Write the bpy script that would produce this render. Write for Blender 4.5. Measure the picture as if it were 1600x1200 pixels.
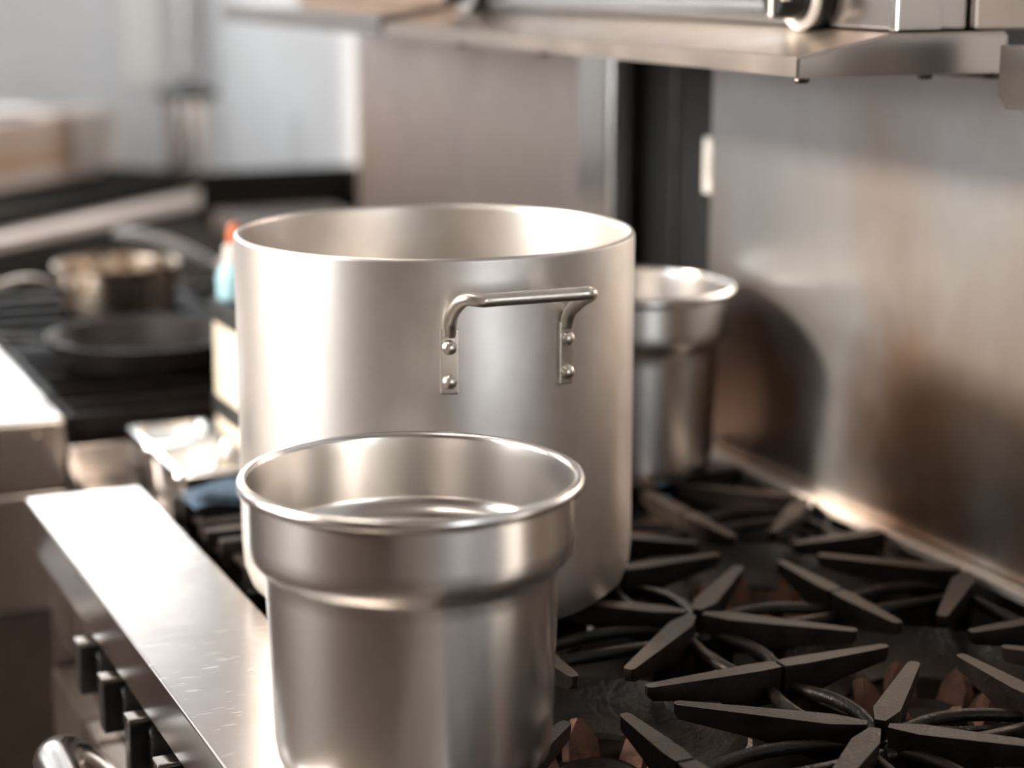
import bpy, bmesh, math, random
from mathutils import Vector, Matrix
random.seed(7)
PI = math.pi
for o in list(bpy.data.objects):
    bpy.data.objects.remove(o)
scene = bpy.context.scene
COL = scene.collection

# ------------------------------------------------------------------ camera
CAM = Vector((-0.8815, -1.5355, 0.6124))
YAW, PITCH, FPX = 0.4217, 0.2167, 3007.0
cam_data = bpy.data.cameras.new('camera')
cam_data.sensor_width = 36.0
cam_data.lens = FPX / 1600.0 * 36.0
cam_data.clip_start = 0.05
cam_data.dof.use_dof = True
cam_data.dof.focus_distance = 1.62
cam_data.dof.aperture_fstop = 2.3
cam = bpy.data.objects.new('camera', cam_data)
COL.objects.link(cam)
cam.location = CAM
cam.rotation_euler = (PI / 2 - PITCH, 0, -YAW)
scene.camera = cam

# ------------------------------------------------------------------ light
scene.view_settings.view_transform = 'Standard'
scene.view_settings.look = 'None'
scene.view_settings.gamma = 1.0
scene.view_settings.exposure = 0.55
world = bpy.data.worlds.new('sky')
scene.world = world
world.use_nodes = True
bg = world.node_tree.nodes['Background']
bg.inputs['Color'].default_value = (0.93, 0.97, 1.0, 1)
bg.inputs['Strength'].default_value = 5.0

sun_data = bpy.data.lights.new('sun', 'SUN')
sun_data.energy = 7.5
sun_data.color = (1.0, 0.86, 0.72)
sun_data.angle = math.radians(8.0)
sun = bpy.data.objects.new('sun', sun_data)
COL.objects.link(sun)
SUN_DIR = Vector((1.0, -0.40, -0.49)).normalized()
sun.rotation_euler = SUN_DIR.to_track_quat('-Z', 'Y').to_euler()

WIN_LEFT = (0.85, 1.72, 0.10, 2.0)      # y0, y1, z0, z1 in wall_left
WIN_FAR = (-1.3, 0.72, 0.67, 1.45)    # x0, x1, z0, z1 in wall_far
FILL_WIN_END = (3.2, 4.45, 0.75, 2.3)        # y0, y1, z0, z1 added high opening in wall_left, brightens the far background
FILL_WIN_REAR = (-0.15, 0.70, 0.05, 1.2)     # x0, x1, z0, z1 added opening in wall_near, brightens the pots
WIN_SIDE = (-0.15, 0.70, 0.0, 2.0)       # y0, y1, z0, z1 second opening in wall_left
XL, XB, YN, YF, ZF, ZC = -2.4, 0.80, -3.2, 4.6, -0.93, 2.65


def portal(name, loc, sx, sy, direction):
    d = bpy.data.lights.new(name, 'AREA')
    d.shape = 'RECTANGLE'
    d.size, d.size_y = sx, sy
    d.cycles.is_portal = True
    o = bpy.data.objects.new(name, d)
    COL.objects.link(o)
    o.location = loc
    o.rotation_euler = Vector(direction).to_track_quat('-Z', 'Z').to_euler()


for nm, (y0, y1, z0, z1) in (('window_light_side', WIN_LEFT), ('window_light_middle', WIN_SIDE), ('fill_light_deep', FILL_WIN_END)):
    portal(nm, (XL - 0.02, (y0 + y1) / 2, (z0 + z1) / 2), y1 - y0, z1 - z0, (1, 0, 0))
portal('window_light_end', ((WIN_FAR[0] + WIN_FAR[1]) / 2, YF + 0.02, (WIN_FAR[2] + WIN_FAR[3]) / 2),
       WIN_FAR[1] - WIN_FAR[0], WIN_FAR[3] - WIN_FAR[2], (0, -1, 0))

portal('fill_light_rear', ((FILL_WIN_REAR[0] + FILL_WIN_REAR[1]) / 2, YN - 0.02, (FILL_WIN_REAR[2] + FILL_WIN_REAR[3]) / 2),
       FILL_WIN_REAR[1] - FILL_WIN_REAR[0], FILL_WIN_REAR[3] - FILL_WIN_REAR[2], (0, 1, 0))

# ------------------------------------------------------------------ materials
def new_mat(name):
    m = bpy.data.materials.new(name)
    m.use_nodes = True
    return m, m.node_tree.nodes, m.node_tree.links, m.node_tree.nodes['Principled BSDF']


def mat(name, col, rough=0.5, metal=0.0, col2=None, nscale=6.0, stretch=(1, 1, 1), rvar=0.0, bump=0.0,
        bscale=60.0, aniso=0.0, tangent=None, spec=0.5, detail=4.0, lo=0.35, hi=0.65):
    m, n, l, b = new_mat(name)
    b.inputs['Base Color'].default_value = (*col, 1)
    b.inputs['Roughness'].default_value = rough
    b.inputs['Metallic'].default_value = metal
    b.inputs['Specular IOR Level'].default_value = spec
    tc = n.new('ShaderNodeTexCoord')
    if col2 or rvar:
        mp = n.new('ShaderNodeMapping')
        mp.inputs['Scale'].default_value = stretch
        l.new(tc.outputs['Object'], mp.inputs['Vector'])
        no = n.new('ShaderNodeTexNoise')
        no.inputs['Scale'].default_value = nscale
        no.inputs['Detail'].default_value = detail
        l.new(mp.outputs[0], no.inputs['Vector'])
        if col2:
            r = n.new('ShaderNodeValToRGB')
            r.color_ramp.elements[0].position = lo
            r.color_ramp.elements[1].position = hi
            r.color_ramp.elements[0].color = (*col, 1)
            r.color_ramp.elements[1].color = (*col2, 1)
            l.new(no.outputs['Fac'], r.inputs['Fac'])
            l.new(r.outputs['Color'], b.inputs['Base Color'])
        if rvar:
            mr = n.new('ShaderNodeMapRange')
            mr.inputs['From Min'].default_value = 0.3
            mr.inputs['From Max'].default_value = 0.7
            mr.inputs['To Min'].default_value = max(0.02, rough - rvar)
            mr.inputs['To Max'].default_value = rough + rvar
            l.new(no.outputs['Fac'], mr.inputs['Value'])
            l.new(mr.outputs[0], b.inputs['Roughness'])
    if bump:
        nb = n.new('ShaderNodeTexNoise')
        nb.inputs['Scale'].default_value = bscale
        nb.inputs['Detail'].default_value = 3
        mp2 = n.new('ShaderNodeMapping')
        mp2.inputs['Scale'].default_value = stretch
        l.new(tc.outputs['Object'], mp2.inputs['Vector'])
        l.new(mp2.outputs[0], nb.inputs['Vector'])
        bp = n.new('ShaderNodeBump')
        bp.inputs['Strength'].default_value = bump
        bp.inputs['Distance'].default_value = 0.002
        l.new(nb.outputs['Fac'], bp.inputs['Height'])
        l.new(bp.outputs[0], b.inputs['Normal'])
    if aniso:
        b.inputs['Anisotropic'].default_value = aniso
        b.inputs['Anisotropic Rotation'].default_value = 0.25
        if tangent:
            t = n.new('ShaderNodeTangent')
            t.direction_type = 'RADIAL'
            t.axis = tangent
            l.new(t.outputs[0], b.inputs['Tangent'])
    return m


M = {}
M['inset_steel'] = mat('inset_steel', (0.80, 0.775, 0.75), 0.265, 1, (0.72, 0.69, 0.665), 5, (1, 1, 1), 0.0, 0.0, 30, 0.5, 'Z', lo=0.2, hi=0.8)
M['aluminium'] = mat('aluminium', (0.76, 0.735, 0.71), 0.42, 1, (0.60, 0.56, 0.52), 11, (1, 1, 0.8), 0.05, 0.0, 25, 0.4, 'Z', detail=7)
M['aluminium_rod'] = mat('aluminium_rod', (0.74, 0.70, 0.64), 0.34, 1, (0.66, 0.61, 0.54), 60, rvar=0.06)
M['ledge_steel'] = mat('ledge_steel', (0.63, 0.575, 0.53), 0.225, 1, (0.50, 0.44, 0.40), 10, (1, 1, 1), 0.035, detail=8)
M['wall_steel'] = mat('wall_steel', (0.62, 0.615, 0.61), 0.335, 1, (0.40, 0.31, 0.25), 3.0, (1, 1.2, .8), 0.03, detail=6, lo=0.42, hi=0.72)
M['panel_steel'] = mat('panel_steel', (0.60, 0.56, 0.53), 0.22, 1, (0.52, 0.47, 0.44), 5, rvar=0.03, detail=5)
M['pink_steel'] = mat('pink_steel', (0.70, 0.61, 0.56), 0.36, 1, (0.58, 0.49, 0.45), 5, rvar=0.06, detail=5)
M['warm_steel'] = mat('warm_steel', (0.60, 0.52, 0.45), 0.32, 1, (0.50, 0.42, 0.36), 9, rvar=0.06)
M['dark_steel'] = mat('dark_steel', (0.20, 0.17, 0.15), 0.36, 1, (0.13, 0.11, 0.10), 12, rvar=0.06)
M['chrome'] = mat('chrome', (0.80, 0.78, 0.75), 0.18, 1, rvar=0.03)
M['strip_steel'] = mat('strip_steel', (0.78, 0.72, 0.66), 0.6, 1, (0.70, 0.63, 0.57), 40, rvar=0.05)
M['lit_iron_top'] = mat('lit_iron_top', (0.020, 0.014, 0.011), 0.5, 0, (0.048, 0.034, 0.026), 50, rvar=0.08, bump=0.35, bscale=260, detail=6)
M['cast_iron'] = mat('cast_iron', (0.006, 0.0045, 0.004), 0.42, 0, (0.014, 0.009, 0.007), 45, rvar=0.08, bump=0.35, bscale=260, detail=6, spec=0.25)
M['bowl_iron'] = mat('bowl_iron', (0.008, 0.007, 0.006), 0.34, 0, (0.016, 0.012, 0.010), 30, rvar=0.05, bump=0.9, bscale=160, spec=0.3)
M['deck'] = mat('deck', (0.008, 0.006, 0.005), 0.6, 0, (0.018, 0.010, 0.007), 14, rvar=0.1, bump=0.4, bscale=120, spec=0.15)
M['rust'] = mat('rust', (0.15, 0.065, 0.038), 0.85, 0, (0.07, 0.036, 0.024), 70, bump=0.6, bscale=300)
M['black_plastic'] = mat('black_plastic', (0.012, 0.012, 0.012), 0.28, 0, rvar=0.04)
M['matt_black'] = mat('matt_black', (0.012, 0.011, 0.010), 0.95, 0, rvar=0.03, spec=0.05)
M['pale_laminate'] = mat('pale_laminate', (0.72, 0.63, 0.58), 0.4, 0, (0.66, 0.57, 0.52), 6, rvar=0.05)
M['black_paint'] = mat('black_paint', (0.016, 0.015, 0.014), 0.55, 0, rvar=0.05)
M['white_plastic'] = mat('white_plastic', (0.82, 0.78, 0.72), 0.4, 0, rvar=0.05)
M['cream'] = mat('cream', (0.86, 0.76, 0.60), 0.45, 0, (0.80, 0.68, 0.52), 12, rvar=0.05)
M['blue_cloth'] = mat('blue_cloth', (0.10, 0.16, 0.24), 0.9, 0, (0.14, 0.21, 0.30), 80, bump=0.5, bscale=400)
M['orange'] = mat('orange', (0.75, 0.20, 0.07), 0.4, 0, rvar=0.03)
M['pale_blue'] = mat('pale_blue', (0.45, 0.72, 0.80), 0.35, 0, rvar=0.03)
M['carbon_steel'] = mat('carbon_steel', (0.030, 0.026, 0.024), 0.38, 0, (0.05, 0.04, 0.036), 30, rvar=0.08)
M['copper_steel'] = mat('copper_steel', (0.62, 0.52, 0.42), 0.25, 1, (0.52, 0.42, 0.33), 14, rvar=0.05)
M['tan'] = mat('tan', (0.62, 0.43, 0.30), 0.6, 0, (0.52, 0.34, 0.23), 6, (1, 12, 1), 0.05)
M['tan_light'] = mat('tan_light', (0.74, 0.61, 0.53), 0.6, 0, (0.64, 0.51, 0.44), 6, (1, 12, 1), 0.05)
M['white_towel'] = mat('white_towel', (0.86, 0.80, 0.75), 0.9, 0, (0.80, 0.73, 0.68), 30, bump=0.5, bscale=300)
M['paper'] = mat('paper', (0.90, 0.88, 0.85), 0.8, 0, rvar=0.04)
M['floor'] = mat('floor', (0.075, 0.040, 0.028), 0.85, 0, (0.055, 0.030, 0.022), 3, rvar=0.05, spec=0.2)
M['grout'] = mat('grout', (0.10, 0.08, 0.07), 0.9, 0, rvar=0.03)
M['ceiling'] = mat('ceiling', (0.45, 0.39, 0.35), 0.9, 0, rvar=0.03)
M['wall_paint'] = mat('wall_paint', (0.74, 0.75, 0.76), 0.45, 0, (0.68, 0.68, 0.68), 2, rvar=0.06)
M['wall_warm'] = mat('wall_warm', (0.22, 0.155, 0.12), 0.7, 0, (0.18, 0.125, 0.10), 2, rvar=0.05)
M['wall_tan'] = mat('wall_tan', (0.72, 0.66, 0.61), 0.7, 0, (0.66, 0.60, 0.55), 2, rvar=0.05)
M['frame_paint'] = mat('frame_paint', (0.7, 0.68, 0.65), 0.5, 0, rvar=0.05)


# scratches for the ledge: bright short strokes, mixed into base colour and roughness
def add_scratches(m):
    n, l = m.node_tree.nodes, m.node_tree.links
    b = n['Principled BSDF']
    tc = n.new('ShaderNodeTexCoord')
    prev = None
    for ang, sc in ((0.5, 26), (2.1, 30), (1.2, 38)):
        mp = n.new('ShaderNodeMapping')
        mp.inputs['Rotation'].default_value = (0, 0, ang)
        mp.inputs['Scale'].default_value = (1.0, 14.0, 1.0)
        l.new(tc.outputs['Object'], mp.inputs['Vector'])
        no = n.new('ShaderNodeTexNoise')
        no.inputs['Scale'].default_value = sc
        no.inputs['Detail'].default_value = 2
        l.new(mp.outputs[0], no.inputs['Vector'])
        r = n.new('ShaderNodeMapRange')
        r.inputs['From Min'].default_value = 0.69
        r.inputs['From Max'].default_value = 0.76
        l.new(no.outputs['Fac'], r.inputs['Value'])
        if prev is None:
            prev = r.outputs[0]
        else:
            mx = n.new('ShaderNodeMath')
            mx.operation = 'MAXIMUM'
            l.new(prev, mx.inputs[0])
            l.new(r.outputs[0], mx.inputs[1])
            prev = mx.outputs[0]
    src = b.inputs['Base Color'].links[0].from_socket
    mix = n.new('ShaderNodeMix')
    mix.data_type = 'RGBA'
    l.new(prev, mix.inputs['Factor'])
    l.new(src, mix.inputs[6])
    mix.inputs[7].default_value = (0.95, 0.9, 0.85, 1)
    l.new(mix.outputs[2], b.inputs['Base Color'])
    rs = b.inputs['Roughness'].links[0].from_socket
    ma = n.new('ShaderNodeMath')
    ma.operation = 'MULTIPLY_ADD'
    l.new(prev, ma.inputs[0])
    ma.inputs[1].default_value = 0.12
    l.new(rs, ma.inputs[2])
    l.new(ma.outputs[0], b.inputs['Roughness'])


add_scratches(M['ledge_steel'])


# grease and heat tint, with the shade low on the backguard painted in: ragged brown patches
def add_tint_and_shade(m):
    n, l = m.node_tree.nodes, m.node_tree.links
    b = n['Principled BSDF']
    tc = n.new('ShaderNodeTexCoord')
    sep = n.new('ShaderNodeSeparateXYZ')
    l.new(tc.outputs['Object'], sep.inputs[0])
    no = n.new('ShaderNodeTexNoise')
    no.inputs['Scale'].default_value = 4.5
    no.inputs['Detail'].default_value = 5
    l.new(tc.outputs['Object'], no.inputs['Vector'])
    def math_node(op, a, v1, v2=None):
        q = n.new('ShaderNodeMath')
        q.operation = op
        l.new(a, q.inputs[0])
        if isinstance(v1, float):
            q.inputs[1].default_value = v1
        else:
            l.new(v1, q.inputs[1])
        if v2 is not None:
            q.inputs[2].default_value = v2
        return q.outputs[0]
    # one round patch of tint and shade behind each rear burner (pitch 0.305 m)
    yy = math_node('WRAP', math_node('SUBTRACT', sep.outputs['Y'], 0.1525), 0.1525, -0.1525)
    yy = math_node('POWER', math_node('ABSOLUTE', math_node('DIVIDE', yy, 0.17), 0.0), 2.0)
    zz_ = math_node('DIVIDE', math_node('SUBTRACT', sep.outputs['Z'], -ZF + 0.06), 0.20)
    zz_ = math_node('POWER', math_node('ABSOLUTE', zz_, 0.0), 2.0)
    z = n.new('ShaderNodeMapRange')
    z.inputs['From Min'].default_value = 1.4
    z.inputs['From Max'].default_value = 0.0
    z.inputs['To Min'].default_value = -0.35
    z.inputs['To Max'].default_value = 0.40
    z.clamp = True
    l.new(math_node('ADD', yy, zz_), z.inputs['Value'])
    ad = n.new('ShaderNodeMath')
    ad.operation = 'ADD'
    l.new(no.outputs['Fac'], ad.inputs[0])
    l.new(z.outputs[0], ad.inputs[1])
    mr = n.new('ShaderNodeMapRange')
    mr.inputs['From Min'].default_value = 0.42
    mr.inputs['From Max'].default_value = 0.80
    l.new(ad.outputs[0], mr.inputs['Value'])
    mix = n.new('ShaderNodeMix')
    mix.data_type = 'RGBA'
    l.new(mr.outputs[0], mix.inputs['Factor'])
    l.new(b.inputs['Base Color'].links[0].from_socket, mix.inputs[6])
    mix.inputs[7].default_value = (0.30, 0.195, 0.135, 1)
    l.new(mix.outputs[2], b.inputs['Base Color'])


add_tint_and_shade(M['wall_steel'])


# ------------------------------------------------------------------ mesh helpers
def obj(name, bm, m, parent=None, smooth=None, label=None):
    bmesh.ops.recalc_face_normals(bm, faces=bm.faces)
    me = bpy.data.meshes.new(name)
    bm.to_mesh(me)
    bm.free()
    me.materials.append(M[m] if isinstance(m, str) else m)
    if smooth is not None:
        for p in me.polygons:
            p.use_smooth = True
        me.set_sharp_from_angle(angle=math.radians(smooth))
    o = bpy.data.objects.new(name, me)
    COL.objects.link(o)
    if smooth is not None:
        wn = o.modifiers.new('weighted_normals', 'WEIGHTED_NORMAL')
        wn.keep_sharp = True
        wn.weight = 100
    if parent:
        o.parent = parent
    if label:
        o['label'] = label
    return o


def share(o, name, parent, matrix=None):
    c = o.copy()
    c.name = name
    COL.objects.link(c)
    c.parent = parent
    if matrix is not None:
        c.matrix_local = matrix
    return c


def tag(o, label, cat, group=None):
    o['label'] = label
    o['category'] = cat
    if group:
        o['group'] = group
    return o


def struct(o):
    o['kind'] = 'structure'
    return o


def thing(name, label, cat, loc=(0, 0, 0), rz=0.0, group=None):
    o = bpy.data.objects.new(name, None)
    o.empty_display_size = 0.05
    COL.objects.link(o)
    o.location = loc
    o.rotation_euler = (0, 0, rz)
    return tag(o, label, cat, group)


def add_box(bm, x0, x1, y0, y1, z0, z1, bev=0.0, seg=2):
    vs = [bm.verts.new((x, y, z)) for x in (x0, x1) for y in (y0, y1) for z in (z0, z1)]
    fs = []
    for idx in ((0, 1, 3, 2), (4, 6, 7, 5), (0, 4, 5, 1), (2, 3, 7, 6), (0, 2, 6, 4), (1, 5, 7, 3)):
        fs.append(bm.faces.new([vs[i] for i in idx]))
    if bev:
        es = list({e for f in fs for e in f.edges})
        bmesh.ops.bevel(bm, geom=es, offset=bev, segments=seg, affect='EDGES', profile=0.5)
    return bm


def box(x0, x1, y0, y1, z0, z1, bev=0.0, seg=2):
    return add_box(bmesh.new(), x0, x1, y0, y1, z0, z1, bev, seg)


def add_lathe(bm, prof, n=64, close=False):
    rings = []
    for r, z in prof:
        if r < 1e-6:
            rings.append([bm.verts.new((0, 0, z))])
        else:
            rings.append([bm.verts.new((r * math.cos(2 * PI * i / n), r * math.sin(2 * PI * i / n), z)) for i in range(n)])
    pairs = list(zip(rings[:-1], rings[1:]))
    if close:
        pairs.append((rings[-1], rings[0]))
    for a, b in pairs:
        for i in range(n):
            j = (i + 1) % n
            if len(a) == 1 and len(b) == 1:
                continue
            if len(a) == 1:
                bm.faces.new((a[0], b[i], b[j]))
            elif len(b) == 1:
                bm.faces.new((a[i], a[j], b[0]))
            else:
                bm.faces.new((a[i], a[j], b[j], b[i]))
    return bm


def lathe(prof, n=64, close=False):
    return add_lathe(bmesh.new(), prof, n, close)


def smooth_path(pts, sub=6):
    out = []
    P = [Vector(p) for p in pts]
    for i in range(len(P) - 1):
        p0 = P[max(i - 1, 0)]
        p1, p2 = P[i], P[i + 1]
        p3 = P[min(i + 2, len(P) - 1)]
        for k in range(sub):
            t = k / sub
            out.append(0.5 * ((2 * p1) + (-p0 + p2) * t + (2 * p0 - 5 * p1 + 4 * p2 - p3) * t * t + (-p0 + 3 * p1 - 3 * p2 + p3) * t ** 3))
    out.append(P[-1])
    return out


def add_tube(bm, pts, rad, n=12, flat=1.0, up=None):
    P = [Vector(p) for p in pts]
    R = rad if isinstance(rad, (list, tuple)) else [rad] * len(P)
    rings = []
    prev = Vector(up) if up else None
    for i, p in enumerate(P):
        t = (P[min(i + 1, len(P) - 1)] - P[max(i - 1, 0)]).normalized()
        if prev is None:
            prev = Vector((0, 0, 1)) if abs(t.z) < 0.9 else Vector((1, 0, 0))
        a = (prev - t * prev.dot(t)).normalized()
        prev = a
        b = t.cross(a)
        rings.append([bm.verts.new(p + R[i] * (a * math.cos(2 * PI * k / n) * flat + b * math.sin(2 * PI * k / n))) for k in range(n)])
    for a, b in zip(rings[:-1], rings[1:]):
        for k in range(n):
            bm.faces.new((a[k], a[(k + 1) % n], b[(k + 1) % n], b[k]))
    bm.faces.new(rings[0])
    bm.faces.new(rings[-1])
    return bm


def tube(pts, rad, n=12, flat=1.0, up=None):
    return add_tube(bmesh.new(), pts, rad, n, flat, up)


def add_prism(bm, poly, z0, z1, axis='z'):
    def P(a, b, c):
        return {'z': (a, b, c), 'y': (a, c, b), 'x': (c, a, b)}[axis]
    lo = [bm.verts.new(P(a, b, z0)) for a, b in poly]
    hi = [bm.verts.new(P(a, b, z1)) for a, b in poly]
    n = len(poly)
    bm.faces.new(lo)
    bm.faces.new(hi)
    for i in range(n):
        bm.faces.new((lo[i], lo[(i + 1) % n], hi[(i + 1) % n], hi[i]))
    return bm


def bevel_all(bm, off, seg=2, ang=30):
    es = [e for e in bm.edges if len(e.link_faces) == 2 and e.calc_face_angle(0) > math.radians(ang)]
    bmesh.ops.bevel(bm, geom=es, offset=off, segments=seg, affect='EDGES', profile=0.5)
    return bm


def xform(bm, mtx):
    bmesh.ops.transform(bm, matrix=mtx, verts=bm.verts)
    return bm


# ------------------------------------------------------------------ room shell
fl = struct(obj('floor', box(XL, XB, YN, YF, ZF - 0.05, ZF), 'grout'))
tile_bm = box(-0.157, 0.157, -0.147, 0.147, 0, 0.006, 0.002, 1)
proto = None
k = 0
for i in range(10):
    for j in range(26):
        mx = Matrix.Translation((XL + 0.16 + i * 0.32, YN + 0.15 + j * 0.3, ZF))
        if proto is None:
            proto = obj('tile', tile_bm, 'floor', fl)
            proto.matrix_local = mx
        else:
            share(proto, 'tile', fl, mx)
struct(obj('ceiling', box(XL, XB, YN, YF, ZC, ZC + 0.05), 'ceiling'))
struct(obj('wall_back', box(XB, XB + 0.1, YN, YF + 0.1, ZF, ZC), 'wall_paint'))


def wall_with_holes(name, horiz0, horiz1, holes, plane, thick, axis, m):
    # strips around rectangular openings, all in one wall mesh
    bm = bmesh.new()

    def strip(a0, a1, z0, z1):
        if axis == 'x':
            add_box(bm, plane, plane + thick, a0, a1, z0, z1)
        else:
            add_box(bm, a0, a1, plane, plane + thick, z0, z1)
    cur = horiz0
    for a0, a1, z0, z1 in sorted(holes):
        strip(cur, a0, ZF, ZC)
        strip(a0, a1, ZF, z0)
        strip(a0, a1, z1, ZC)
        cur = a1
    strip(cur, horiz1, ZF, ZC)
    return struct(obj(name, bm, m))


wall_with_holes('wall_left', YN, YF + 0.1, [WIN_LEFT, WIN_SIDE, FILL_WIN_END], XL - 0.1, 0.1, 'x', 'wall_warm')
wall_with_holes('wall_near', XL, XB, [FILL_WIN_REAR], YN - 0.1, 0.1, 'y', 'wall_tan')
struct(obj('added_dark_panel_far', box(XL, XB - 0.01, YF - 0.02, YF - 0.0005, ZF, -0.10), 'wall_warm'))  # added dark panel, darkens what the range front reflects
wall_with_holes('wall_far', XL, XB, [WIN_FAR], YF, 0.1, 'y', 'wall_paint')


struct(obj('wing_sun_block', box(-1.9, -1.75, YF + 0.1, YF + 3.6, ZF, 3.2), 'wall_paint'))  # added unseen wall outside, keeps direct sun off the far window


def window(name, rect, axis, plane, mull):
    a0, a1, z0, z1 = rect
    w = bpy.data.objects.new(name, None)
    COL.objects.link(w)
    struct(w)

    def bar(nm, p0, p1, q0, q1):
        if axis == 'x':
            obj(nm, box(plane - 0.08, plane - 0.02, p0, p1, q0, q1, 0.004, 1), 'frame_paint', w)
        else:
            obj(nm, box(p0, p1, plane + 0.02, plane + 0.08, q0, q1, 0.004, 1), 'frame_paint', w)
    bar('window_frame', a0, a1, z0, z0 + 0.04)
    bar('window_frame', a0, a1, z1 - 0.04, z1)
    bar('window_frame', a0, a0 + 0.04, z0 + 0.04, z1 - 0.04)
    bar('window_frame', a1 - 0.04, a1, z0 + 0.04, z1 - 0.04)
    for i in range(mull):
        c = a0 + (a1 - a0) * (i + 1) / (mull + 1)
        bar('mullion', c - 0.015, c + 0.015, z0 + 0.04, z1 - 0.04)


window('window_1', WIN_LEFT, 'x', XL, 0)
window('window_2', WIN_FAR, 'y', YF, 1)
window('window_3', WIN_SIDE, 'x', XL, 0)
window('fill_window_end', FILL_WIN_END, 'x', XL, 0)
window('fill_window_rear', FILL_WIN_REAR, 'y', YN - 0.1, 0)

# ------------------------------------------------------------------ near gas range
S, SB, FA = 0.305, 0.323, 0.36       # grate pitch along y, rear grate depth, front grate depth
RY0, RY1 = -0.72, 0.67               # range extent in y
WX = 0.345                           # backguard plane
rng = thing('gas_range', 'stainless gas range with black cast iron top carrying the three steel and aluminium pots', 'range', (0, 0, ZF))
ZR = -ZF                             # local z of the grate plane


def rbox(name, x0, x1, y0, y1, z0, z1, m, bev=0.002, parent=None, label=None, base=None):
    return obj(name, box(x0, x1, y0, y1, z0 + ZR, z1 + ZR, bev), m, parent or rng, 40, label)


# front ledge: flat top with folded-down front and end
bm = bmesh.new()
add_box(bm, -0.514, -0.379, RY0, RY1, ZR - 0.054, ZR, 0.003, 3)
lg = obj('front_ledge', bm, 'ledge_steel', rng, 40, 'scratched flat steel front ledge')
lg.data.materials.append(M['panel_steel'])
for pf in lg.data.polygons:
    if pf.normal.z < 0.5:
        pf.material_index = 1
rbox('control_panel', -0.470, -0.44, RY0, RY1 - 0.004, -0.20, -0.055, 'panel_steel')
rbox('oven_door', -0.50, -0.455, RY0, 0.40, -0.75, -0.205, 'panel_steel', 0.006)
rbox('side_panel', -0.492, 0.34, RY1 - 0.012, RY1, -0.86, -0.056, 'panel_steel')
rbox('front_post', -0.498, -0.44, 0.41, 0.47, -0.86, -0.205, 'panel_steel', 0.004)
rbox('front_post', -0.498, -0.44, 0.475, RY1 - 0.02, -0.86, -0.205, 'dark_steel', 0.004)
rbox('base', -0.43, 0.33, RY0, RY1 - 0.02, -0.93, -0.14, 'dark_steel', 0.004)
rbox('burner_deck', -0.378, 0.322, RY0, RY1 - 0.013, -0.14, -0.095, 'deck', 0.003)
rbox('top_frame', -0.379, 0.322, 0.612, RY1, -0.094, -0.052, 'cast_iron', 0.003)
rbox('rear_strip', 0.3245, 0.3435, RY0, RY1 - 0.09, -0.013, -0.002, 'strip_steel', 0.002, label='bright steel strip at the foot of the backguard')
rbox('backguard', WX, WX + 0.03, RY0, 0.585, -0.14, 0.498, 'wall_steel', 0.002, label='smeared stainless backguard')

# control knobs under the ledge
knob_proto = None
for yk in (0.335, 0.225, 0.115, 0.005, -0.105, -0.215, -0.325):
    if knob_proto is None:
        e = bmesh.new()
        add_lathe(e, [(0, 0), (0.034, 0), (0.034, 0.006), (0.028, 0.010), (0.025, 0.034), (0.022, 0.038), (0, 0.038)], 32)
        xform(e, Matrix.Rotation(-PI / 2, 4, 'Y'))
        kb = obj('control_knob', e, 'black_plastic', rng, 35)
        g = obj('grip', box(-0.056, -0.034, -0.011, 0.011, -0.026, 0.026, 0.003), 'black_plastic', kb, 40)
        p = obj('pointer', box(-0.0565, -0.036, -0.010, 0.010, 0.0255, 0.0305, 0.0015), 'chrome', kb, 40, 'silver insert on the grip')
        knob_proto = (kb, g, p)
        kb.location = (-0.4715, yk, ZR - 0.092)
    else:
        kb = share(knob_proto[0], 'control_knob', rng)
        kb.location = (-0.4715, yk, ZR - 0.092)
        share(knob_proto[1], 'grip', kb)
        share(knob_proto[2], 'pointer', kb)
# oven handle
hb = bmesh.new()
add_tube(hb, smooth_path([(-0.50, 0.19, ZR - 0.21), (-0.55, 0.20, ZR - 0.140), (-0.583, 0.165, ZR - 0.113), (-0.590, 0.06, ZR - 0.109),
                          (-0.590, -0.4, ZR - 0.109), (-0.583, -0.55, ZR - 0.113), (-0.50, -0.6, ZR - 0.21)], 6), 0.020, 16)
obj('oven_handle', hb, 'chrome', rng, 50, 'rounded chrome oven handle')


# burners: rusty star crowns of upright petals on a round head
def make_burner(loc, first=None):
    if first is None:
        b = obj('burner', lathe([(0, -0.002), (0.055, -0.002), (0.058, 0.006), (0.05, 0.014), (0.036, 0.018), (0.030, 0.013), (0, 0.013)], 24), 'deck', rng, 35)
        b.location = loc
        pts = []
        for i in range(6):
            a = 2 * PI * (i + 0.35) / 6
            bm = bmesh.new()
            w0, w1, h = 0.018, 0.008, 0.040
            poly = [(-w0, 0), (w0, 0), (w0 * 0.9, h * 0.55), (w1 * 0.4, h), (-w1 * 0.5, h * 0.96), (-w0 * 0.95, h * 0.5)]
            add_prism(bm, poly, -0.005, 0.005, 'y')
            bevel_all(bm, 0.0015, 1)
            xform(bm, Matrix.Rotation(a, 4, 'Z') @ Matrix.Translation((0.046, 0, 0.010)) @ Matrix.Rotation(math.radians(24), 4, 'Y') @ Matrix.Rotation(PI / 2 + (0.4 if i % 2 else -0.3), 4, 'Z'))
            pts.append(obj('petal', bm, 'rust', b, 35, 'rusty brown burner petal'))
        return b, pts
    b = share(first[0], 'burner', rng)
    b.location = loc
    for p in first[1]:
        share(p, 'petal', b)


FC, BC = -FA / 2, SB / 2
burner_first = None
for kx in (FC, BC):
    for ky in (-0.4575, -0.1525, 0.1525, 0.4575):
        r_ = make_burner((kx, ky, ZR - 0.093), burner_first)
        if burner_first is None:
            burner_first = r_


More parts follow.
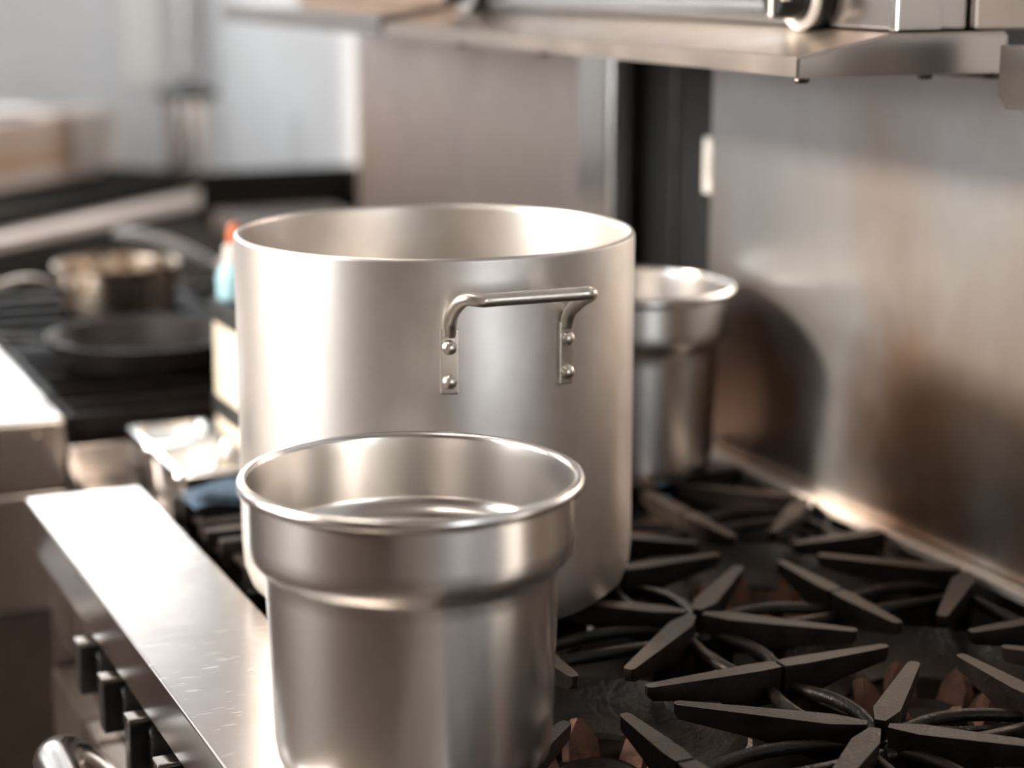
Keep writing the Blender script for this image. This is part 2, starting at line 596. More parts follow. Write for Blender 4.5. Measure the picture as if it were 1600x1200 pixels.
fm, n_, l_, b_ = new_mat('gas_flame')
b_.inputs['Base Color'].default_value = (0.02, 0.10, 0.14, 1)
b_.inputs['Emission Color'].default_value = (0.12, 0.62, 0.85, 1)
b_.inputs['Emission Strength'].default_value = 0.5
pf_ = obj('pilot_flame', lathe([(0, 0), (0.005, 0.003), (0.007, 0.009), (0.005, 0.017), (0, 0.026)], 12), fm, rng, 60, 'small blue gas flame')
pf_.location = (0.205, 0.43, ZR - 0.045)
# ------------------------------------------------------------------ cast iron grates
def finger_mesh(ang, length_in, length_out, wtip, wmax, wend, h_out, h_in, base_taper=0.85):
    """a fin: flat top at z=0, tapering from the frame (outer end) to its tip near the centre"""
    st = [(length_in, wtip * 0.55, h_in * 0.6), (length_in + 0.004, wtip, h_in), (length_in + 0.45 * (length_out - length_in), (wtip + wmax) * 0.52, h_in + (h_out - h_in) * 0.4),
          (length_in + 0.82 * (length_out - length_in), wmax, h_out), (length_out, wend, h_out)]
    bm = bmesh.new()
    secs = []
    for r, w, h in st:
        secs.append([bm.verts.new((r, -w, 0)), bm.verts.new((r, w, 0)), bm.verts.new((r, w * base_taper, -h)), bm.verts.new((r, -w * base_taper, -h))])
    for a, b in zip(secs[:-1], secs[1:]):
        for i in range(4):
            bm.faces.new((a[i], a[(i + 1) % 4], b[(i + 1) % 4], b[i]))
    bm.faces.new(secs[0])
    bm.faces.new(secs[-1])
    bevel_all(bm, 0.0014, 2, 25)
    xform(bm, Matrix.Rotation(ang, 4, 'Z'))
    return bm


def make_grate(dx, dy, label, loc, lugs=False):
    """dx, dy = half sizes"""
    g = thing('cast_iron_grate', label, 'grate', loc, 0, 'cast iron burner grates')
    hx, hy = dx - 0.002, dy - 0.002
    # lower frame: four bars that bow inwards and sag below the finger tops
    bm = bmesh.new()
    corners = [(-hx, -hy), (hx, -hy), (hx, hy), (-hx, hy)]
    for i in range(4):
        (xa, ya), (xb, yb) = corners[i], corners[(i + 1) % 4]
        mx_, my_ = (xa + xb) / 2, (ya + yb) / 2
        nin = Vector((-mx_, -my_, 0)).normalized()
        for (sx, sy), (ex, ey) in (((xa, ya), (mx_, my_)), ((mx_, my_), (xb, yb))):
            pts = []
            for q in range(9):
                t = q / 8
                bow = math.sin(t * PI) * 0.016
                p = Vector((sx + (ex - sx) * t, sy + (ey - sy) * t, -0.024 + math.sin(t * PI) * 0.006)) + nin * (0.0075 + bow)
                pts.append(p)
            add_tube(bm, pts, 0.0062, 8)
    obj('frame', bm, 'cast_iron', g, 50)
    for i in range(4):
        a = i * PI / 2
        L = hx if i % 2 == 0 else hy
        obj('finger', finger_mesh(a, 0.046, L, 0.0052, 0.0095, 0.0080, 0.034, 0.013), 'cast_iron', g, 40)
    for sx, sy in ((1, 1), (-1, 1), (-1, -1), (1, -1)):
        a = math.atan2(sy * hy, sx * hx)
        obj('finger', finger_mesh(a, 0.066, math.hypot(hx, hy) - 0.006, 0.0055, 0.0115, 0.0045, 0.036, 0.013), 'cast_iron', g, 40)
    for f_ in [c for c in g.children if c.name.startswith('finger')]:
        f_.data.materials.append(M['lit_iron_top'])      # top lighter than the sides, light from above painted in
        for pf in f_.data.polygons:
            if pf.normal.z > 0.75:
                pf.material_index = 1
    # shallow bowl under the fingers, open in the middle for the burner
    bo = lathe([(0.128, -0.034), (0.118, -0.046), (0.098, -0.060), (0.074, -0.066), (0.072, -0.071), (0.100, -0.066), (0.122, -0.050), (0.132, -0.036)], 40, True)
    obj('bowl', bo, 'bowl_iron', g, 50)
    # feet that stand on the deck
    for sx in (-1, 1):
        for sy in (-1, 1):
            obj('foot', box(sx * (hx - 0.02) - 0.007, sx * (hx - 0.02) + 0.007, sy * (hy - 0.02) - 0.007, sy * (hy - 0.02) + 0.007, -0.095, -0.024, 0.002, 1), 'cast_iron', g)
    if lugs:
        for yl in (-0.045, 0.035, 0.115):
            b2 = bmesh.new()
            add_box(b2, -hx + 0.004, -hx + 0.115, yl - 0.008, yl + 0.008, -0.030, 0.001, 0.003, 2)
            obj('lug', b2, 'cast_iron', g, 40)
    return g


GR = {
    ('f', -0.4575): 'nearest front grate, half hidden below the small steel pot at the frame bottom',
    ('f', -0.1525): 'front cast iron grate just right of the small flared steel pot',
    ('f', 0.1525): 'front cast iron grate underneath the big aluminium stockpot',
    ('f', 0.4575): 'front grate with parallel bars behind the stockpot, next to the ledge end',
    ('b', -0.4575): 'rear cast iron grate at the bottom right corner of the picture',
    ('b', -0.1525): 'rear cast iron grate over a rusty burner, against the steel backguard',
    ('b', 0.1525): 'rear cast iron grate between the back pot and the rusty burner',
    ('b', 0.4575): 'rear cast iron grate carrying the steel pot behind the stockpot',
}
for (fb, ky), lab in GR.items():
    make_grate((FA if fb == 'f' else SB) / 2, S / 2, lab, (FC if fb == 'f' else BC, ky, 0), lugs=(fb == 'f' and ky > 0.4))

# ------------------------------------------------------------------ big aluminium stock pot
PX, PY, PR, PH = -0.188, 0.194, 0.1945, 0.356
pot = thing('stockpot', 'big tall aluminium stockpot with riveted loop handle, standing in the middle', 'pot', (PX, PY, 0.001))
prof = [(0, 0), (PR - 0.030, 0), (PR - 0.018, 0.003), (PR - 0.007, 0.012), (PR - 0.0015, 0.028), (PR, 0.05), (PR, 0.2), (PR, PH - 0.004), (PR - 0.0012, PH - 0.001),
        (PR - 0.003, PH), (PR - 0.0048, PH - 0.001), (PR - 0.006, PH - 0.004), (PR - 0.006, 0.05), (PR - 0.010, 0.022), (PR - 0.024, 0.008), (0, 0.006)]
obj('pot_body', lathe(prof, 128), 'aluminium', pot, 45)
fh = Vector((math.sin(YAW), math.cos(YAW), 0))
rr = Vector((math.cos(YAW), -math.sin(YAW), 0))


def nrm(phi):
    return (-fh * math.cos(phi) + rr * math.sin(phi)).normalized()


def pot_handle(mid):
    h = bpy.data.objects.new('handle', None)
    COL.objects.link(h)
    h.parent = pot
    h['label'] = 'bent aluminium loop handle with rivets'
    half = math.radians(16.6)
    up = Vector((0, 0, 1))
    zt, zb = 0.294, 0.235
    rod = bmesh.new()
    ends = []
    for sgn in (-1, 1):
        n_ = nrm(mid + sgn * half)
        t_ = up.cross(n_)
        M4 = Matrix((t_, n_, up)).transposed().to_4x4()
        # plate
        bm = box(-0.0085, 0.0085, 0.0, 0.005, zb, zt, 0.0022, 2)
        M4t = Matrix.Translation(n_ * (PR - 0.0008)) @ M4
        xform(bm, M4t)
        pl = obj('plate', bm, 'aluminium_rod', h, 40)
        pl.name = 'handle_plate'
        for zr_ in (zb + 0.012, zb + 0.043):
            rb = lathe([(0.0068, 0), (0.0066, 0.002), (0.0052, 0.0042), (0.003, 0.0055), (0, 0.006)], 20)
            xform(rb, M4t @ Matrix.Translation((0, 0.005, zr_)) @ Matrix.Rotation(-PI / 2, 4, 'X'))
            obj('rivet', rb, 'aluminium_rod', pl, 50)
        ends.append((n_, n_ * (PR + 0.003)))
    nm = nrm(mid)
    (na, a0), (nb, b0) = ends
    out = 0.050
    ua = (nm + (na - nm) * 0.55).normalized()
    ub = (nm + (nb - nm) * 0.55).normalized()
    zt2 = zt - 0.001
    pa = [a0 + up * (zt2 - 0.004), a0 + up * (zt2 + 0.010) + ua * 0.006, a0 + up * (zt2 + 0.022) + ua * 0.022, a0 + up * (zt2 + 0.030) + ua * 0.038]
    pb = [b0 + up * (zt2 - 0.004), b0 + up * (zt2 + 0.010) + ub * 0.006, b0 + up * (zt2 + 0.022) + ub * 0.022, b0 + up * (zt2 + 0.030) + ub * 0.038]
    mid_a = a0 + up * (zt2 + 0.034) + ua * out
    mid_b = b0 + up * (zt2 + 0.034) + ub * out
    side = (mid_b - mid_a).normalized()
    path = pa[:3] + [mid_a - ua * 0.010 + side * 0.006, mid_a + side * 0.020, mid_a + side * 0.032, mid_b - side * 0.022, mid_b - side * 0.009] + pb[::-1]
    add_tube(rod, smooth_path(path, 6), 0.0062, 14)
    obj('handle_rod', rod, 'aluminium_rod', h, 60)


pot_handle(math.radians(22.4))
pot_handle(math.radians(202.4))


# ------------------------------------------------------------------ flared steel inset pots
def inset_pot(label, loc, ro=0.1325, H=0.222, dz=0.0):
    t = thing('inset_pot', label, 'pot', loc, 0, 'flared steel inset pots')
    outer = [(0, 0), (0.092, 0), (0.101, 0.003), (0.1065, 0.010), (0.1085, 0.022), (0.1125, 0.140), (0.1130, 0.152), (0.1150, 0.156), (0.1195, 0.159),
             (0.1235, 0.164), (0.1248, 0.171), (0.1250, 0.180), (0.1248, 0.208), (0.1252, 0.2125)]
    rim = [(0.1290, 0.2120), (0.1318, 0.2135), (ro, 0.2165), (0.1318, 0.2195), (0.1290, 0.2215), (0.1262, 0.2205), (0.1240, 0.2175)]
    inner = [(0.1232, 0.208), (0.1234, 0.171), (0.1215, 0.165), (0.1170, 0.1605), (0.1128, 0.157), (0.1112, 0.150), (0.1070, 0.022), (0.1045, 0.011), (0.098, 0.005), (0.06, 0.0035), (0, 0.003)]
    K = 1.045
    outer, rim, inner = ([(r_, z_ * K) for r_, z_ in q_] for q_ in (outer, rim, inner))
    body = obj('pot_body', lathe(outer + [(0.1262, 0.2140 * K), (0.1240, 0.2170 * K)] + inner, 128), 'inset_steel', t, 50)
    rbm = lathe([(0.1246, 0.2110 * K)] + rim, 128, True)
    obj('rolled_rim', rbm, 'inset_steel', t, 60)
    return t


inset_pot('flared steel pot in front, standing half on the ledge before the big stockpot', (-0.372, -0.212, 0.001))
inset_pot('flared steel pot behind the stockpot, against the backguard', (0.185, 0.505, 0.001))

# ------------------------------------------------------------------ salamander broiler over the range
sal = thing('salamander_broiler', 'wall mounted steel salamander broiler with black knobs above the pots', 'broiler', (0, 0, 0.506))
Z0 = 0.506
SY0, SY1 = 0.009, 1.112


def sbox(name, x0, x1, y0, y1, z0, z1, m, bev=0.002, label=None, parent=None):
    return obj(name, box(x0, x1, y0, y1, z0 - Z0, z1 - Z0, bev), m, parent or sal, 40, label)


# sloping front shelf: folded lip, sloping top
bm = bmesh.new()
add_prism(bm, [(0.102, 0.0), (0.102, 0.0185), (0.104, 0.0195), (0.205, 0.0385), (0.34, 0.0385), (0.34, 0.0)], SY0 + 0.0015, SY1, 'y')
bevel_all(bm, 0.0012, 2, 40)
obj('front_shelf', bm, 'warm_steel', sal, 40)
bm = bmesh.new()
add_prism(bm, [(0.1035, -0.001), (0.1035, 0.0165), (0.205, 0.0355), (0.34, 0.0355), (0.34, -0.001)], SY0 - 0.003, SY0 + 0.001, 'y')
obj('end_bracket', bm, 'panel_steel', sal, 40)
sbox('front_panel', 0.211, 0.30, SY0 + 0.008, SY1 - 0.06, 0.5465, 0.80, 'panel_steel', 0.004)
sbox('front_trim', 0.207, 0.2115, SY0 + 0.20, SY1 - 0.1, 0.553, 0.568, 'chrome', 0.0015)
sbox('end_panel', 0.2115, 0.262, SY0 - 0.002, SY0 + 0.007, 0.5465, 0.80, 'panel_steel', 0.002)
sbox('corner_trim', 0.2085, 0.2125, SY0 - 0.004, SY0 + 0.009, 0.5465, 0.80, 'chrome', 0.0015)
sbox('rear_housing', 0.302, 0.795, SY0 - 0.001, SY1 - 0.05, 0.5465, 0.80, 'warm_steel', 0.003)
sbox('top_cover', 0.205, 0.795, SY0 - 0.004, SY1, 0.8005, 0.82, 'panel_steel', 0.003)
for i, (fx, fy) in enumerate(((0.106, SY0 + 0.004), (0.25, SY0 + 0.01), (0.325, SY0 + 0.01), (0.115, 0.60), (0.115, 0.86))):
    bm = lathe([(0, 0), (0.007, 0), (0.008, -0.003), (0.006, -0.006), (0, -0.0065)], 16)
    xform(bm, Matrix.Translation((fx + 0.008, fy + 0.006, -0.0003)))
    obj('rubber_foot', bm, 'dark_steel', sal, 50)


def broiler_knob(y, z):
    # bezel ring, skirt and gripped knob, axis towards -x
    R = Matrix.Rotation(-PI / 2, 4, 'Y')
    bm = lathe([(0.0, 0), (0.036, 0), (0.036, 0.010), (0.030, 0.016), (0.0, 0.016)], 40)
    kb = obj('broiler_knob', xform(bm, R), 'black_plastic', sal, 35)
    kb.location = (0.2105, y, z - Z0)
    bm = lathe([(0.0245, 0.0155), (0.0335, 0.0135), (0.0345, 0.017), (0.0335, 0.0195), (0.0245, 0.0195)], 40, True)
    obj('bezel', xform(bm, R), 'white_plastic', kb, 35, 'white bezel ring')
    bm = lathe([(0, 0.016), (0.0235, 0.016), (0.0215, 0.046), (0.019, 0.050), (0, 0.050)], 32)
    obj('grip', xform(bm, R), 'black_plastic', kb, 35)
    obj('pointer', box(-0.0515, -0.020, -0.0215, -0.0180, -0.004, 0.004, 0.001), 'white_plastic', kb, 40)
    obj('pointer', box(-0.0525, -0.0495, -0.003, 0.003, -0.020, 0.020, 0.001), 'white_plastic', kb, 40)


broiler_knob(0.150, 0.577)
broiler_knob(1.02, 0.577)

# second broiler / overshelf further along
ov = thing('overshelf', 'second wall mounted steel shelf further along, beyond the broiler', 'shelf', (0, 0, 0.505))
bm = bmesh.new()
add_prism(bm, [(0.102, 0.0), (0.102, 0.030), (0.205, 0.045), (0.795, 0.045), (0.795, 0.0)], 1.125, 1.955, 'y')
bevel_all(bm, 0.002, 2, 40)
obj('shelf_board', bm, 'panel_steel', ov, 40)
obj('housing', box(0.24, 0.795, 1.13, 1.95, 0.046, 0.30, 0.004), 'tan', ov, 40, 'brown fronted box on the shelf')

# steel valve box at the frame's right edge
vb = thing('valve_box', 'small steel box under the broiler at the right picture edge', 'box', (0.30, -0.085, 0.478))
bm = bmesh.new()
add_prism(bm, [(-0.11, 0.0), (0.0, 0.0), (0.012, 0.012), (0.012, 0.058), (-0.11, 0.058)], -0.03, 0.042, 'x')
bevel_all(bm, 0.002, 2, 30)
obj('cover', bm, 'panel_steel', vb, 40)
obj('mount', box(0.03, 0.044, -0.1, 0.0, 0.01, 0.05, 0.002), 'dark_steel', vb, 40)

# added black block paints the shade in the gap, with an outlet on it
fd = thing('gap_shade_block', 'added black block painting the shade in the gap between the two backguards', 'shade block', (0.40, 0.60, ZF))
obj('block_body', box(0.0, 0.38, 0.0, 0.50, 0.0, 1.42, 0.004), 'black_paint', fd, 40)
obj('shade_block_seam', box(-0.004, 0.0, 0.17, 0.18, 0.0, 1.42, 0.001), 'dark_steel', fd, 40)
wo = thing('wall_switch', 'white switch plate on a black box at the far backguard edge', 'switch', (0.362, 0.612, 0.30))
obj('back_box', box(0.0, 0.03, -0.012, 0.012, 0.0, 0.115, 0.002), 'black_plastic', wo, 40)
obj('plate', box(-0.006, 0.0, -0.012, 0.012, 0.020, 0.092, 0.002), 'white_plastic', wo, 40)
obj('rocker', box(-0.009, -0.006, -0.006, 0.006, 0.040, 0.072, 0.001), 'white_plastic', wo, 40)

# ------------------------------------------------------------------ spreader cabinet between the ranges
sp = thing('spreader_cabinet', 'narrow steel spreader cabinet between the two ranges', 'cabinet', (0, 0, ZF))
obj('body', box(-0.40, 0.33, 0.682, 0.890, 0.0, ZR - 0.070, 0.003), 'panel_steel', sp, 40)
obj('worktop', box(-0.405, 0.33, 0.676, 0.893, ZR - 0.069, ZR - 0.051, 0.002), 'panel_steel', sp, 40)


def ninth_pan(label, x0, x1, y0, y1, zt, depth):
    t = thing('food_pan', label, 'pan', ((x0 + x1) / 2, (y0 + y1) / 2, zt - depth), 0, 'small steel food pans beside the stockpot')
    hx, hy = (x1 - x0) / 2, (y1 - y0) / 2

    def ring(bm, ex, ey, z, rad, n=5):
        vs = []
        for cx, cy, a0 in ((ex - rad, ey - rad, 0), (-ex + rad, ey - rad, PI / 2), (-ex + rad, -ey + rad, PI), (ex - rad, -ey + rad, 1.5 * PI)):
            for q in range(n):
                a = a0 + PI / 2 * q / (n - 1)
                vs.append(bm.verts.new((cx + rad * math.cos(a), cy + rad * math.sin(a), z)))
        return vs
    bm = bmesh.new()
    prof_ = [(-0.001, depth - 0.006, .014), (0.0, depth - 0.002, .014), (0.001, depth, .014), (0.009, depth, .012), (0.011, depth - 0.003, .011), (0.018, 0.010, .018), (0.024, 0.003, .02), (0.03, 0.002, .02)]
    rs = [ring(bm, hx - i, hy - i, z, rd) for i, z, rd in prof_]
    outer_ = [(0.006, depth - 0.006, .013), (0.0095, depth - 0.008, .012), (0.0165, 0.010, .018), (0.022, 0.001, .02), (0.03, 0.0, .02)]
    ro = [ring(bm, hx - i, hy - i, z, rd) for i, z, rd in outer_]
    for seq in (rs, [rs[0]] + ro):
        for a, b in zip(seq[:-1], seq[1:]):
            for i in range(len(a)):
                j = (i + 1) % len(a)
                bm.faces.new((a[i], a[j], b[j], b[i]))
    bm.faces.new(rs[-1])
    bm.faces.new(ro[-1])
    obj('pan_body', bm, 'chrome', t, 50)


ninth_pan('farther of the two small steel food pans beside the cream box', -0.346, -0.238, 0.772, 0.938 - 0.05, 0.022, 0.072)
ninth_pan('nearer of the two small steel food pans, close to the stockpot', -0.346, -0.238, 0.622, 0.770, 0.022, 0.072)

# cream box with black bands
cb = thing('banded_box', 'cream box with black bands standing behind the stockpot', 'box', (-0.157, 0.76, -0.051))
obj('box_body', box(-0.075, 0.075, -0.10, 0.10, 0.0, 0.21, 0.004), 'cream', cb, 40)
obj('band', box(-0.079, 0.079, -0.104, 0.104, 0.210, 0.238, 0.003), 'black_paint', cb, 40)
obj('band', box(-0.0775, 0.0775, -0.1025, 0.1025, 0.085, 0.112, 0.002), 'black_paint', cb, 40)
# squeeze bottle on the box
sq = thing('squeeze_bottle', 'pale blue squeeze bottle with orange cap on the cream box', 'bottle', (-0.205, 0.838, 0.1875))
obj('bottle_body', lathe([(0, 0), (0.022, 0), (0.025, 0.004), (0.025, 0.030), (0.020, 0.042), (0.012, 0.048), (0, 0.048)], 28), 'pale_blue', sq, 45)
obj('collar', lathe([(0, 0.047), (0.015, 0.047), (0.016, 0.052), (0.015, 0.068), (0.008, 0.072), (0, 0.072)], 24), 'white_plastic', sq, 45)
obj('cap', lathe([(0, 0.071), (0.009, 0.071), (0.011, 0.076), (0.009, 0.092), (0.004, 0.098), (0, 0.098)], 24), 'orange', sq, 45)

# blue folded cloth by the food pans
bm = bmesh.new()
nx_, ny_ = 14, 8
for layer in range(2):
    g0 = []
    for i in range(nx_ + 1):
        row = []
        for j in range(ny_ + 1):
            u, v = i / nx_, j / ny_
            ed = min(u, 1 - u, v, 1 - v) * 8
            z = 0.006 + layer * 0.009 + 0.003 * math.sin(u * 7 + v * 3 + layer) + (min(ed, 1) - 1) * 0.006
            row.append(bm.verts.new((u * 0.095 - 0.0475, v * 0.05 - 0.025, z)))
        g0.append(row)
    for i in range(nx_):
        for j in range(ny_):
            bm.faces.new((g0[i][j], g0[i + 1][j], g0[i + 1][j + 1], g0[i][j + 1]))
bmesh.ops.solidify(bm, geom=bm.faces[:], thickness=0.005)
cl = tag(obj('folded_cloth', bm, 'blue_cloth', None, 60), 'small folded blue cloth lying on the grate bars by the food pans', 'cloth')
cl.location = (-0.305, 0.560, 0.004)
cl.rotation_euler = (0, 0, 0.1)

# ------------------------------------------------------------------ far range with skillet and saucepans
G2 = 0.037
r2 = thing('gas_range', 'second gas range further along, carrying the black skillet and saucepans', 'range', (0, 0, ZF))
Y2, Y3 = 0.90, 1.93


def qbox(name, x0, x1, y0, y1, z0, z1, m, bev=0.002, label=None, parent=None):
    return obj(name, box(x0, x1, y0, y1, z0 + ZR, z1 + ZR, bev), m, parent or r2, 40, label)


qbox('front_ledge', -0.60, -0.418, Y2 + 0.004, Y3, -0.06, 0.036, 'ledge_steel', 0.006)
qbox('side_panel', -0.415, 0.34, Y2, Y2 + 0.012, -0.86, -0.002, 'panel_steel', 0.003)
qbox('side_trim', -0.418, -0.405, Y2 - 0.004, Y2 - 0.0005, -0.86, -0.001, 'chrome', 0.001)
qbox('control_panel', -0.585, -0.42, Y2 + 0.006, Y3, -0.22, -0.061, 'panel_steel', 0.004)
qbox('oven_door', -0.592, -0.55, Y2 + 0.03, Y3 - 0.03, -0.78, -0.225, 'warm_steel', 0.006)
qbox('base', -0.545, 0.33, Y2 + 0.014, Y3, -0.93, -0.225, 'dark_steel', 0.004)
qbox('burner_deck', -0.414, 0.34, Y2 + 0.014, Y3, -0.11, -0.06, 'deck', 0.003)
qbox('backguard', WX, WX + 0.03, 0.965, 1.912, -0.1, 0.50, 'pink_steel', 0.003)
qbox('end_flange', WX - 0.006, WX + 0.03, 0.858, 0.962, -0.1, 0.50, 'chrome', 0.008)
for yk in (1.02, 1.16, 1.30):
    kb = share(knob_proto[0], 'control_knob', r2)
    kb.location = (-0.5865, yk, ZR - 0.12)
    share(knob_proto[1], 'grip', kb)
    share(knob_proto[2], 'pointer', kb)
hb = bmesh.new()
add_tube(hb, smooth_path([(-0.592, 0.96, ZR - 0.25), (-0.63, 0.96, ZR - 0.25), (-0.652, 0.985, ZR - 0.25), (-0.655, 1.1, ZR - 0.25), (-0.655, 1.7, ZR - 0.25), (-0.63, 1.78, ZR - 0.25), (-0.592, 1.78, ZR - 0.25)], 6), 0.016, 14)
obj('oven_handle', hb, 'chrome', r2, 50)
# simple bar grates of the far range (blurred): one per burner, bars and frame
G2LAB = {(0, 0): 'grate under the black skillet', (0, 1): 'grate under the small saucepan with its long handle',
         (1, 0): 'rear grate of the far range right behind the cream box', (1, 1): 'rear grate of the far range under the wide saucepan'}
for i in range(2):
    for j in range(2):
        x0 = -0.412 + i * 0.375
        y0 = Y2 + 0.03 + j * 0.49
        g = thing('cast_iron_grate', G2LAB[(i, j)], 'grate', (x0 + 0.185, y0 + 0.24, G2), 0, 'cast iron grates of the far range')
        bm = bmesh.new()
        for a in (-1, 1):
            add_box(bm, a * 0.177 - 0.006, a * 0.177 + 0.006, -0.236, 0.236, -0.035, -0.006, 0.002, 1)
            add_box(bm, -0.17, 0.17, a * 0.229 - 0.006, a * 0.229 + 0.006, -0.035, -0.006, 0.002, 1)
        obj('frame', bm, 'cast_iron', g, 40)
        for q in range(5):
            yy = -0.18 + q * 0.09
            obj('bar', box(-0.178, 0.178, yy - 0.007, yy + 0.007, -0.028, 0.0, 0.003), 'cast_iron', g, 40)
        for sx in (-1, 1):
            for sy in (-1, 1):
                obj('foot', box(sx * 0.17 - 0.008, sx * 0.17 + 0.008, sy * 0.22 - 0.008, sy * 0.22 + 0.008, -0.0965, -0.03, 0.002, 1), 'cast_iron', g, 40)


def pan_profile(r, h, flare, th):
    return [(0, 0), (r * flare - 0.006, 0), (r * flare, 0.004), (r - 0.002, h - 0.004), (r, h), (r - th, h), (r - th - 0.002, h - 0.004), (r * flare - th, 0.006), (r * flare - 0.01, 0.004), (0, 0.004)]


sk = thing('skillet', 'black carbon steel skillet on the far range', 'skillet', (-0.24, 1.20, G2 + 0.0005))
obj('pan_body', lathe(pan_profile(0.142, 0.045, 0.78, 0.003), 64), 'carbon_steel', sk, 45)
bm = tube(smooth_path([(-0.118, -0.02, 0.034), (-0.16, -0.03, 0.05), (-0.24, -0.045, 0.066), (-0.31, -0.06, 0.072)], 6), 0.011, 10, 0.45)
obj('handle', bm, 'carbon_steel', sk, 50)

sc1 = thing('saucepan', 'shiny steel saucepan with long arched handle behind the black skillet', 'saucepan', (-0.19, 1.60, G2 + 0.0005))
obj('pan_body', lathe(pan_profile(0.1, 0.085, 0.93, 0.002), 64), 'copper_steel', sc1, 45)
obj('rim', lathe([(0.0985, 0.0845), (0.1005, 0.086), (0.1035, 0.0875), (0.1005, 0.0895), (0.0975, 0.087)], 64, True), 'copper_steel', sc1, 60)
hd = Vector((-0.80, -0.60, 0)).normalized()
hp = [hd * 0.097 + Vector((0, 0, 0.045)), hd * 0.115 + Vector((0, 0, 0.052)), hd * 0.16 + Vector((0, 0, 0.078)), hd * 0.22 + Vector((0, 0, 0.092)), hd * 0.29 + Vector((0, 0, 0.086))]
obj('handle', tube(smooth_path(hp, 6), 0.011, 10, 0.5), 'copper_steel', sc1, 50)
for s_ in (-1, 1):
    rv = lathe([(0.009, 0), (0.008, 0.003), (0, 0.005)], 14)
    side_ = Vector((0, 0, 1)).cross(hd)
    M4 = Matrix((side_, Vector((0, 0, 1)).cross(side_), Vector((0, 0, 1)))).transposed().to_4x4()
    xform(rv, Matrix.Translation(hd * 0.0955 + side_ * 0.016 * s_ + Vector((0, 0, 0.045))) @ hd.to_track_quat('Z', 'Y').to_matrix().to_4x4())
    obj('rivet', rv, 'copper_steel', sc1, 50)

sc2 = thing('saute_pan', 'steel pan with raised curved handle, mostly hidden behind the stockpot', 'pan', (0.145, 1.72, G2 + 0.0005))
obj('pan_body', lathe(pan_profile(0.13, 0.05, 0.88, 0.003), 64), 'panel_steel', sc2, 45)
hd = Vector((-0.62, 0.5, 0)).normalized()
hp = [hd * 0.126 + Vector((0, 0, 0.034)), hd * 0.15 + Vector((0, 0, 0.044)), hd * 0.21 + Vector((0, 0, 0.072)), hd * 0.27 + Vector((0, 0, 0.088)), hd * 0.335 + Vector((0, 0, 0.092))]
obj('handle', tube(smooth_path(hp, 6), 0.013, 10, 0.55), 'panel_steel', sc2, 50)

# ------------------------------------------------------------------ griddle and counter beyond
gr = thing('flat_griddle', 'dark flat top griddle with raised splash guard beyond the far range', 'griddle', (0.42, 2.5, ZF))
obj('body', box(-0.29, 0.33, -0.55, 0.55, 0.0, ZR - 0.05, 0.004), 'dark_steel', gr, 40)
obj('plate', box(-0.29, 0.33, -0.55, 0.55, ZR - 0.049, ZR - 0.02, 0.003), 'matt_black', gr, 40)
obj('splash_guard', box(0.305, 0.33, -0.54, 0.55, ZR - 0.019, ZR + 0.11, 0.003), 'matt_black', gr, 40)
obj('splash_guard', box(-0.08, 0.304, 0.53, 0.55, ZR - 0.019, ZR + 0.11, 0.003), 'matt_black', gr, 40)
obj('scraper_tray', box(-0.08, 0.22, 0.12, 0.44, ZR - 0.019, ZR + 0.03, 0.008), 'carbon_steel', gr, 40)

CO = Vector((-0.18, 2.84, 0))
CROT = math.radians(44.3)
ct = thing('prep_counter', 'pale topped prep counter set at an angle in the blurred far corner', 'counter', (CO.x, CO.y, ZF), CROT)
obj('worktop', box(-0.35, 1.22, 0.0, 0.80, ZR - 0.025, ZR, 0.004), 'pale_laminate', ct, 40)
obj('front_skirt', box(-0.35, 1.22, 0.02, 0.04, ZR - 0.14, ZR - 0.026, 0.004), 'black_paint', ct, 40)
obj('backing_board', box(-0.33, 1.20, 0.085, 0.78, ZR + 0.0005, ZR + 0.03, 0.004), 'matt_black', ct, 40)
for lx in (-0.3, 1.15):
    for ly in (0.06, 0.74):
        obj('leg', box(lx, lx + 0.04, ly, ly + 0.04, 0.0, ZR - 0.026, 0.003), 'panel_steel', ct, 40)


def onct(u, v, z):
    c, s = math.cos(CROT), math.sin(CROT)
    return (CO.x + u * c - v * s, CO.y + u * s + v * c, z)


zz = 0.0315
for i in range(9):
    hgt = 0.017 if i % 3 else 0.022
    o = obj('wooden_tray', box(-0.36, 0.36, -0.17, 0.17, 0, hgt, 0.003), 'tan' if i in (2, 3, 4, 6) else 'tan_light', None, 40)
    names = ['lowest', 'second lowest', 'third lowest', 'fourth lowest', 'middle', 'fourth from the top', 'third from the top', 'second from the top', 'topmost']
    tag(o, '%s tray of the tan stack in the blurred far left corner' % (names[i] if i != 4 else 'fifth, middle'), 'tray', 'stack of tan trays')
    o.location = onct(0.68 + random.uniform(-.006, .006), 0.58 + random.uniform(-.005, .005), zz)
    o.rotation_euler = (0, 0, CROT + random.uniform(-.01, .01))
    zz += hgt + 0.0005
pl = tag(obj('white_plate', lathe([(0, 0), (0.06, 0), (0.11, 0.014), (0.125, 0.018), (0.125, 0.021), (0.108, 0.018), (0.06, 0.004), (0, 0.004)], 48), 'paper', None, 45),
         'white plate on top of the tan tray stack', 'plate')
pl.location = onct(0.74, 0.56, zz + 0.0005)
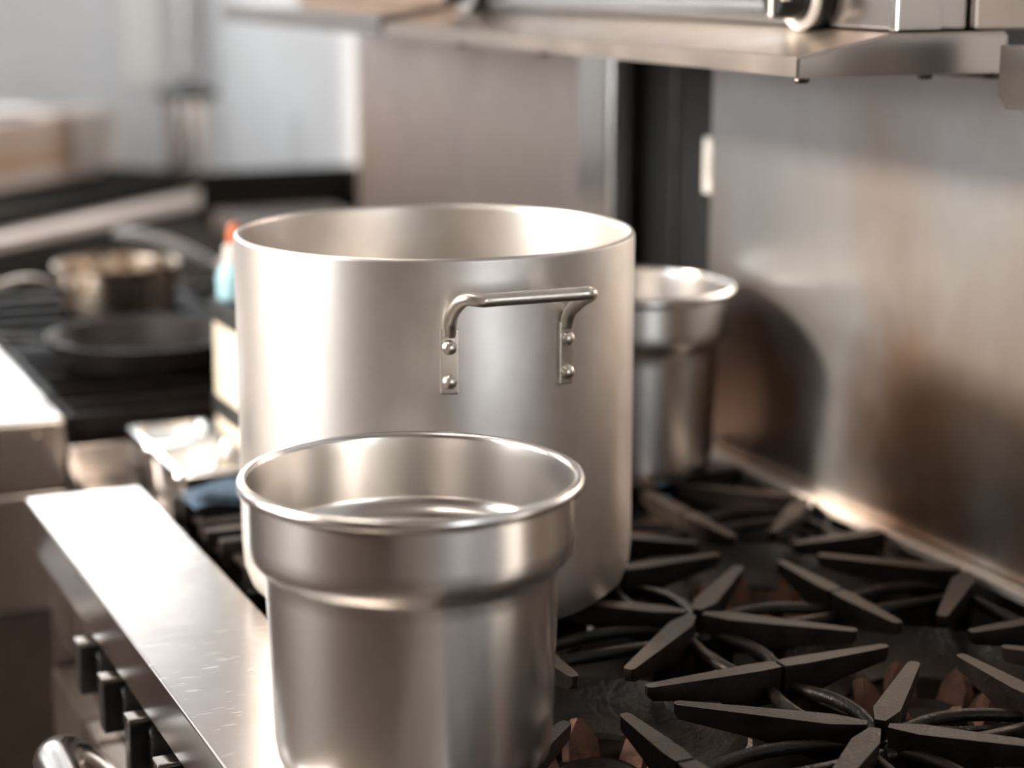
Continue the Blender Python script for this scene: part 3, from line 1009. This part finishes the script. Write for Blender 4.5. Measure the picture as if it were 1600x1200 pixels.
# towel hanging over the tray stack end
bm = bmesh.new()
gg = []
for i in range(15):
    row = []
    for j in range(13):
        u, v = i / 14, j / 12
        x = u * 0.26
        fold = 0.008 * math.sin(v * 16) * (0.3 + u)
        if x < 0.10:
            p = (x - 0.10, v * 0.22 - 0.11, 0.004 + 0.003 * math.sin(v * 9))
        else:
            p = (0.012 + fold, v * 0.22 - 0.11, 0.004 - (x - 0.10))
        row.append(bm.verts.new(p))
    gg.append(row)
for i in range(14):
    for j in range(12):
        bm.faces.new((gg[i][j], gg[i + 1][j], gg[i + 1][j + 1], gg[i][j + 1]))
bmesh.ops.solidify(bm, geom=bm.faces[:], thickness=0.004)
tw = tag(obj('hand_towel', bm, 'white_towel', None, 60), 'pale towel draped over the end of the tan tray stack', 'towel')
tw.location = onct(0.975, 0.388, zz + 0.006)
tw.rotation_euler = (0, 0, CROT - PI / 2)
# steel canister with a black lid
cn = thing('canister', 'tall steel canister with black lid beside the tan tray stack', 'canister', onct(1.10, 0.16, 0.0315))
obj('can_body', lathe([(0, 0), (0.060, 0), (0.063, 0.004), (0.063, 0.205), (0.060, 0.208), (0, 0.208)], 48), 'panel_steel', cn, 45)
obj('lid', lathe([(0, 0.2085), (0.082, 0.2085), (0.085, 0.214), (0.080, 0.238), (0.03, 0.245), (0.012, 0.247), (0.012, 0.26), (0, 0.262)], 40), 'black_plastic', cn, 45)
# notice on the far wall and a chrome pipe beside it
nt = tag(obj('wall_notice', box(-0.06, 0.06, -0.004, 0, -0.16, 0.26, 0.001, 1), 'paper', None), 'white paper notice on the far wall', 'notice')
nt.location = (0.585, YF - 0.001, 0.39)
pp = thing('wall_pipe', 'shiny chrome pipe running down the far wall beside the notice', 'pipe', (0.70, YF - 0.06, 0.25))
obj('riser', tube([(0, 0, 0.03), (0, 0, 0.39)], 0.016, 16), 'chrome', pp, 50)
obj('elbow', lathe([(0, 0), (0.015, 0.003), (0.026, 0.014), (0.030, 0.028), (0.026, 0.042), (0.016, 0.052), (0, 0.054)], 24), 'chrome', pp, 50)
obj('bracket', box(-0.012, 0.012, 0.01, 0.059, 0.2, 0.225, 0.002), 'chrome', pp, 40)

# added fill lamp on the ceiling (out of frame, behind the cook)
lp = thing('fill_lamp', 'long added fill lamp above the cook line', 'lamp', (-1.1, 0.2, ZC - 0.06))
obj('housing', box(-0.12, 0.12, -0.7, 0.7, 0.03, 0.0595, 0.004), 'frame_paint', lp, 40)
em, n_, l_, b_ = new_mat('fill_lamp_diffuser')
b_.inputs['Emission Color'].default_value = (1.0, 0.90, 0.78, 1)
b_.inputs['Emission Strength'].default_value = 10.0
obj('fill_diffuser', box(-0.11, 0.11, -0.69, 0.69, 0.0, 0.0295, 0.006), em, lp, 40)
